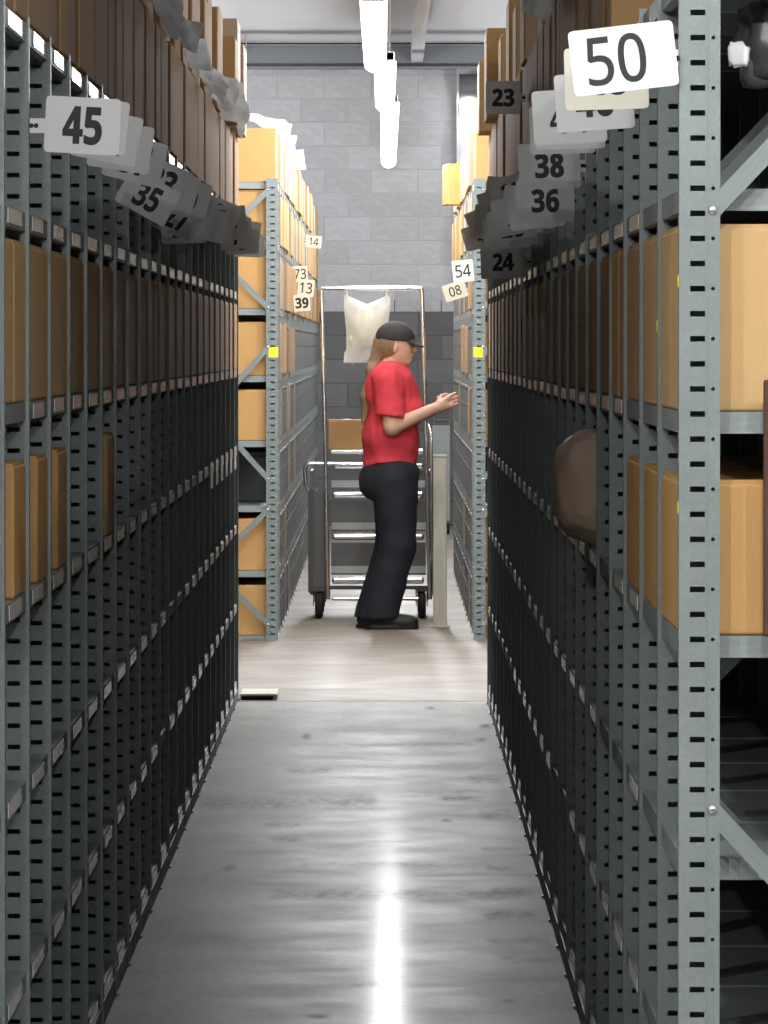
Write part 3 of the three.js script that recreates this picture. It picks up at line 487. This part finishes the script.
{
  const D = 41.3, k = D / F, GY = 630; const lx = px => (px - 390) * k, ly = py => (GY - py) * k, J = (px, py, z) => [lx(px), ly(py), z];
  const t = thing('person', 'person in red shirt, dark cap and dark trousers, reaching toward the right rack', 'person', [X(390, D), 0, -D]);
  // joints: the person faces +x, the near side is +z
  const hipN = J(395, 482, 0.085), hipF = J(395, 482, -0.085), kneeN = J(398, 546, 0.095), kneeF = J(392, 546, -0.09), ankN = J(381, 610, 0.10), ankF = J(371, 604, -0.09);
  const neck = J(389, 366, 0), headC = J(397, 347, 0);
  const shN = J(386, 379, 0.165), shF = J(390, 379, -0.165), elN = J(392, 428, 0.215), elF = J(404, 426, -0.20), wrN = J(438, 408, 0.135), wrF = J(438, 409, -0.06);
  const limb = (p, list, kk = 0.03) => { let d = 1e9; for (const [a, b, ra, rb] of list) d = smin(d, cone(p, a, b, ra, rb), kk); return d; };
  const torsoF = (p, g) => { // chest, belly, hips with growth g
    let d = ell(p, J(391, 392, 0), [0.138 + g, 0.16 + g, 0.178 + g]);
    d = smin(d, ell(p, J(391, 440, 0), [0.150 + g, 0.17 + g, 0.172 + g]), 0.08);
    d = smin(d, ell(p, J(406, 410, 0), [0.095 + g, 0.085 + g, 0.135 + g]), 0.05);
    d = smin(d, ell(p, J(390, 474, 0), [0.140 + g, 0.13 + g, 0.180 + g]), 0.06);
    return smin(d, cone(p, shN, shF, 0.062 + g, 0.062 + g), 0.06);
  };
  const armList = g => [[shN, elN, 0.052 + g, 0.042 + g], [elN, wrN, 0.043 + g, 0.029 + g], [shF, elF, 0.052 + g, 0.042 + g], [elF, wrF, 0.043 + g, 0.029 + g]];
  const bodyF = p => {
    let d = torsoF(p, -0.02);
    d = smin(d, cone(p, J(389, 372, 0), J(394, 354, 0), 0.058, 0.052), 0.05);
    d = smin(d, limb(p, armList(0)), 0.03);
    d = smin(d, limb(p, [[hipN, kneeN, 0.085, 0.058], [kneeN, ankN, 0.058, 0.04], [hipF, kneeF, 0.085, 0.058], [kneeF, ankF, 0.058, 0.04]]), 0.04);
    d = smin(d, ell(p, J(396, 344, 0), [0.092, 0.105, 0.076]), 0.02);
    return d;
  };
  const wrapF = f => (x, y, z) => f([x, y, z]);
  const bodyG = surfaceNets(wrapF(bodyF), [-0.26, 0.02, -0.32], [0.40, 1.72, 0.32], 0.0125);
  // head on its own finer grid: skull, jaw, nose, lips, brow, ear
  const hx = lx(397), hy = ly(346);
  const headF = p => {
    let d = ell(p, [hx - 0.012, hy + 0.018, 0], [0.096, 0.098, 0.076]);
    d = smin(d, ell(p, [hx + 0.018, hy - 0.045, 0], [0.066, 0.075, 0.060]), 0.03);
    d = smin(d, ell(p, [hx + 0.052, hy - 0.092, 0], [0.026, 0.022, 0.028]), 0.03);       // chin
    d = smin(d, cone(p, [hx + 0.080, hy + 0.012, 0], [hx + 0.103, hy - 0.030, 0], 0.009, 0.014), 0.015);   // nose
    d = smin(d, ell(p, [hx + 0.078, hy - 0.058, 0], [0.014, 0.010, 0.024]), 0.012);      // lips
    d = smin(d, cone(p, [hx + 0.078, hy + 0.024, 0.034], [hx + 0.078, hy + 0.024, -0.034], 0.011, 0.011), 0.015);
    for (const s of [-1, 1]) { d = smin(d, ell(p, [hx - 0.012, hy - 0.012, s * 0.074], [0.018, 0.031, 0.009]), 0.008); d = Math.max(d, -ell(p, [hx + 0.088, hy + 0.006, s * 0.031], [0.014, 0.010, 0.016])); }
    return smin(d, cone(p, [lx(391), ly(370), 0], [hx - 0.02, hy - 0.05, 0], 0.054, 0.05), 0.03);
  };
  const headG = surfaceNets(wrapF(headF), [hx - 0.15, hy - 0.17, -0.11], [hx + 0.14, hy + 0.14, 0.11], 0.0045);
  // hands: palm plus five curled fingers, holding something small
  const hand = (w, el, s) => {
    const dir = V(w[0] - el[0], w[1] - el[1], w[2] - el[2]).normalize(), up = V(-dir.y, dir.x, 0).normalize(), sd = new THREE.Vector3().crossVectors(dir, up).normalize();
    const P = (a, b, c) => [w[0] + dir.x * a + up.x * b + sd.x * c, w[1] + dir.y * a + up.y * b + sd.y * c, w[2] + dir.z * a + up.z * b + sd.z * c];
    const list = [[P(-0.03, 0, 0), P(0.02, 0, 0), 0.028, 0.026], [P(0.015, 0.012, 0), P(0.075, 0.022, 0), 0.020, 0.016], [P(0.015, -0.012, 0), P(0.072, -0.022, 0), 0.020, 0.015]];
    const fin = [[0.027, 0.040, 0.026, 0.022], [0.009, 0.044, 0.029, 0.024], [-0.009, 0.041, 0.027, 0.022], [-0.026, 0.032, 0.021, 0.018]];
    const out = [];
    for (const [b, l1, l2, l3] of fin) { const a0 = P(0.078, b, 0), a1 = P(0.078 + l1 * 0.93, b * 1.08, s * l1 * 0.35), a2 = P(0.078 + l1 * 0.93 + l2 * 0.55, b * 1.05, s * (l1 * 0.35 + l2 * 0.82)), a3 = P(0.078 + l1 * 0.93 + l2 * 0.55 - l3 * 0.3, b, s * (l1 * 0.35 + l2 * 0.82 + l3 * 0.85)); out.push([[a0, a1, 0.0095, 0.0088], [a1, a2, 0.0088, 0.008], [a2, a3, 0.008, 0.0068]]); }
    out.push([[P(0.018, 0.024, s * 0.008), P(0.05, 0.046, s * 0.028), 0.013, 0.011], [P(0.05, 0.046, s * 0.028), P(0.078, 0.044, s * 0.040), 0.011, 0.009], [P(0.078, 0.044, s * 0.040), P(0.096, 0.036, s * 0.046), 0.009, 0.0075]]);
    const f = p => { let d = limb(p, list, 0.02); for (const c of out) d = smin(d, limb(p, c, 0.006), 0.006); return d; };
    const c = P(0.08, 0, 0); return surfaceNets(wrapF(f), [c[0] - 0.14, c[1] - 0.14, c[2] - 0.14], [c[0] + 0.14, c[1] + 0.14, c[2] + 0.14], 0.0045);
  };
  const body = part('body', [bodyG, headG, hand(wrN, elN, -1), hand(wrF, elF, 1)], M.skin, t);
  for (const s of [-1, 1]) part('eye', new THREE.SphereGeometry(0.011, 12, 8).translate(hx + 0.074, hy + 0.006, s * 0.031), M.eye, t);
  // shirt: torso and short sleeves, cut at the hem, the neck and the cuffs
  const shirtF = p => {
    const fold = 0.012 * perlin.noise(p[0] * 9 + 3, p[1] * 9, p[2] * 9) + 0.006 * perlin.noise(p[0] * 24, p[1] * 18, p[2] * 24);
    let d = torsoF(p, 0.008);
    const sl = limb(p, [[shN, J(391, 418, 0.205), 0.072, 0.074], [shF, J(402, 417, -0.195), 0.070, 0.072]]);
    const cut = Math.max(-(p[1] - ly(417) + (p[0] - lx(390)) * 0.15), -1);
    d = smin(d, Math.max(sl, cut), 0.035);
    d = Math.max(d + fold, ly(466) - p[1] + 0.01 * Math.sin(p[0] * 20 + p[2] * 14));
    return Math.max(d, -cone(p, J(391, 372, 0), J(396, 345, 0), 0.064, 0.075));
  };
  part('shirt', surfaceNets(wrapF(shirtF), [-0.28, 0.80, -0.34], [0.28, 1.50, 0.34], 0.0105), M.shirt, t, 'red short sleeved shirt');
  const trousersF = p => {
    const fold = 0.006 * perlin.noise(p[0] * 10, p[1] * 12, p[2] * 10 + 7);
    let d = ell(p, J(391, 474, 0), [0.156, 0.10, 0.183]);
    d = smin(d, ell(p, J(380, 486, 0), [0.115, 0.095, 0.165]), 0.05);
    d = smin(d, limb(p, [[hipN, kneeN, 0.127, 0.096], [kneeN, J(379, 622, 0.10), 0.094, 0.100]], 0.03), 0.03);
    d = smin(d, limb(p, [[hipF, kneeF, 0.122, 0.088], [kneeF, J(371, 620, -0.09), 0.088, 0.094]], 0.03), 0.012);
    d = Math.max(d + fold, p[1] - ly(458));
    return Math.max(d, (p[2] > 0 ? ly(620) : ly(619)) - p[1]);
  };
  part('trousers', surfaceNets(wrapF(trousersF), [-0.30, 0.03, -0.30], [0.28, 1.0, 0.30], 0.0105), M.trousers, t, 'dark navy trousers');
  const shoe = (ax, z) => { const f = p => { let d = cone(p, [ax - 0.035, 0.05, z], [ax + 0.03, 0.075, z], 0.045, 0.048); d = smin(d, cone(p, [ax + 0.02, 0.05, z], [ax + 0.165, 0.034, z], 0.045, 0.040), 0.04); d = smin(d, ell(p, [ax + 0.13, 0.035, z], [0.075, 0.04, 0.050]), 0.02); d = Math.max(d, 0.014 - p[1]); return Math.min(d, Math.max(Math.max(cone([p[0], 0.02, p[2]], [ax - 0.035, 0.02, z], [ax + 0.165, 0.02, z], 0.048, 0.046), p[1] - 0.022), -p[1])); }; return surfaceNets(wrapF(f), [ax - 0.13, -0.012, z - 0.09], [ax + 0.26, 0.16, z + 0.09], 0.007); };
  part('shoe', shoe(lx(380), 0.10), M.shoe, t, 'black shoe'); part('shoe', shoe(lx(371), -0.09), M.shoe, t, 'black shoe');
  // cap with a brim
  const capF = p => { let d = ell(p, [hx - 0.012, hy + 0.030, 0], [0.108, 0.098, 0.090]); d = Math.max(d, (hy + 0.022 - (p[0] - hx) * 0.08) - p[1]); d = Math.max(d, -ell(p, [hx - 0.012, hy + 0.018, 0], [0.098, 0.098, 0.078])); const bx = (p[0] - hx - 0.075) / 0.072, bz = p[2] / 0.072; const bend = hy + 0.030 - 0.022 * bz * bz - (p[0] - hx - 0.07) * 0.55; const brim = Math.max((Math.hypot(bx, bz) - 1) * 0.07, Math.abs(p[1] - bend) - 0.0042); return Math.min(d, brim); };
  part('cap', surfaceNets(wrapF(capF), [hx - 0.14, hy - 0.06, -0.11], [hx + 0.19, hy + 0.15, 0.11], 0.0042), M.cap, t, 'dark baseball cap');
  // hair: a shell round the back of the head and a long tail down the back
  const hairF = p => {
    const str = 0.007 * perlin.noise(p[0] * 70, p[1] * 7, p[2] * 70) + 0.006 * perlin.noise(p[0] * 22, p[1] * 10, p[2] * 22);
    let d = ell(p, [hx - 0.026, hy + 0.004, 0], [0.094, 0.092, 0.086]); d = Math.max(d, p[0] - (hx - 0.012)); d = Math.max(d, p[1] - hy - 0.04);
    d = smin(d, cone(p, [hx - 0.095, hy + 0.01, 0.0], [lx(373), ly(372), 0.02], 0.032, 0.036), 0.03);
    d = smin(d, cone(p, [lx(373), ly(372), 0.02], [lx(366), ly(398), 0.035], 0.036, 0.030), 0.03); d = smin(d, cone(p, [lx(366), ly(398), 0.035], [lx(363), ly(424), 0.04], 0.030, 0.012), 0.03);
    return d + str;
  };
  part('hair', surfaceNets(wrapF(hairF), [-0.26, 0.98, -0.13], [hx + 0.03, hy + 0.12, 0.13], 0.006), M.hair, t, 'long light brown hair tied back');
}
shade(scene);
renderer.render(scene, camera);
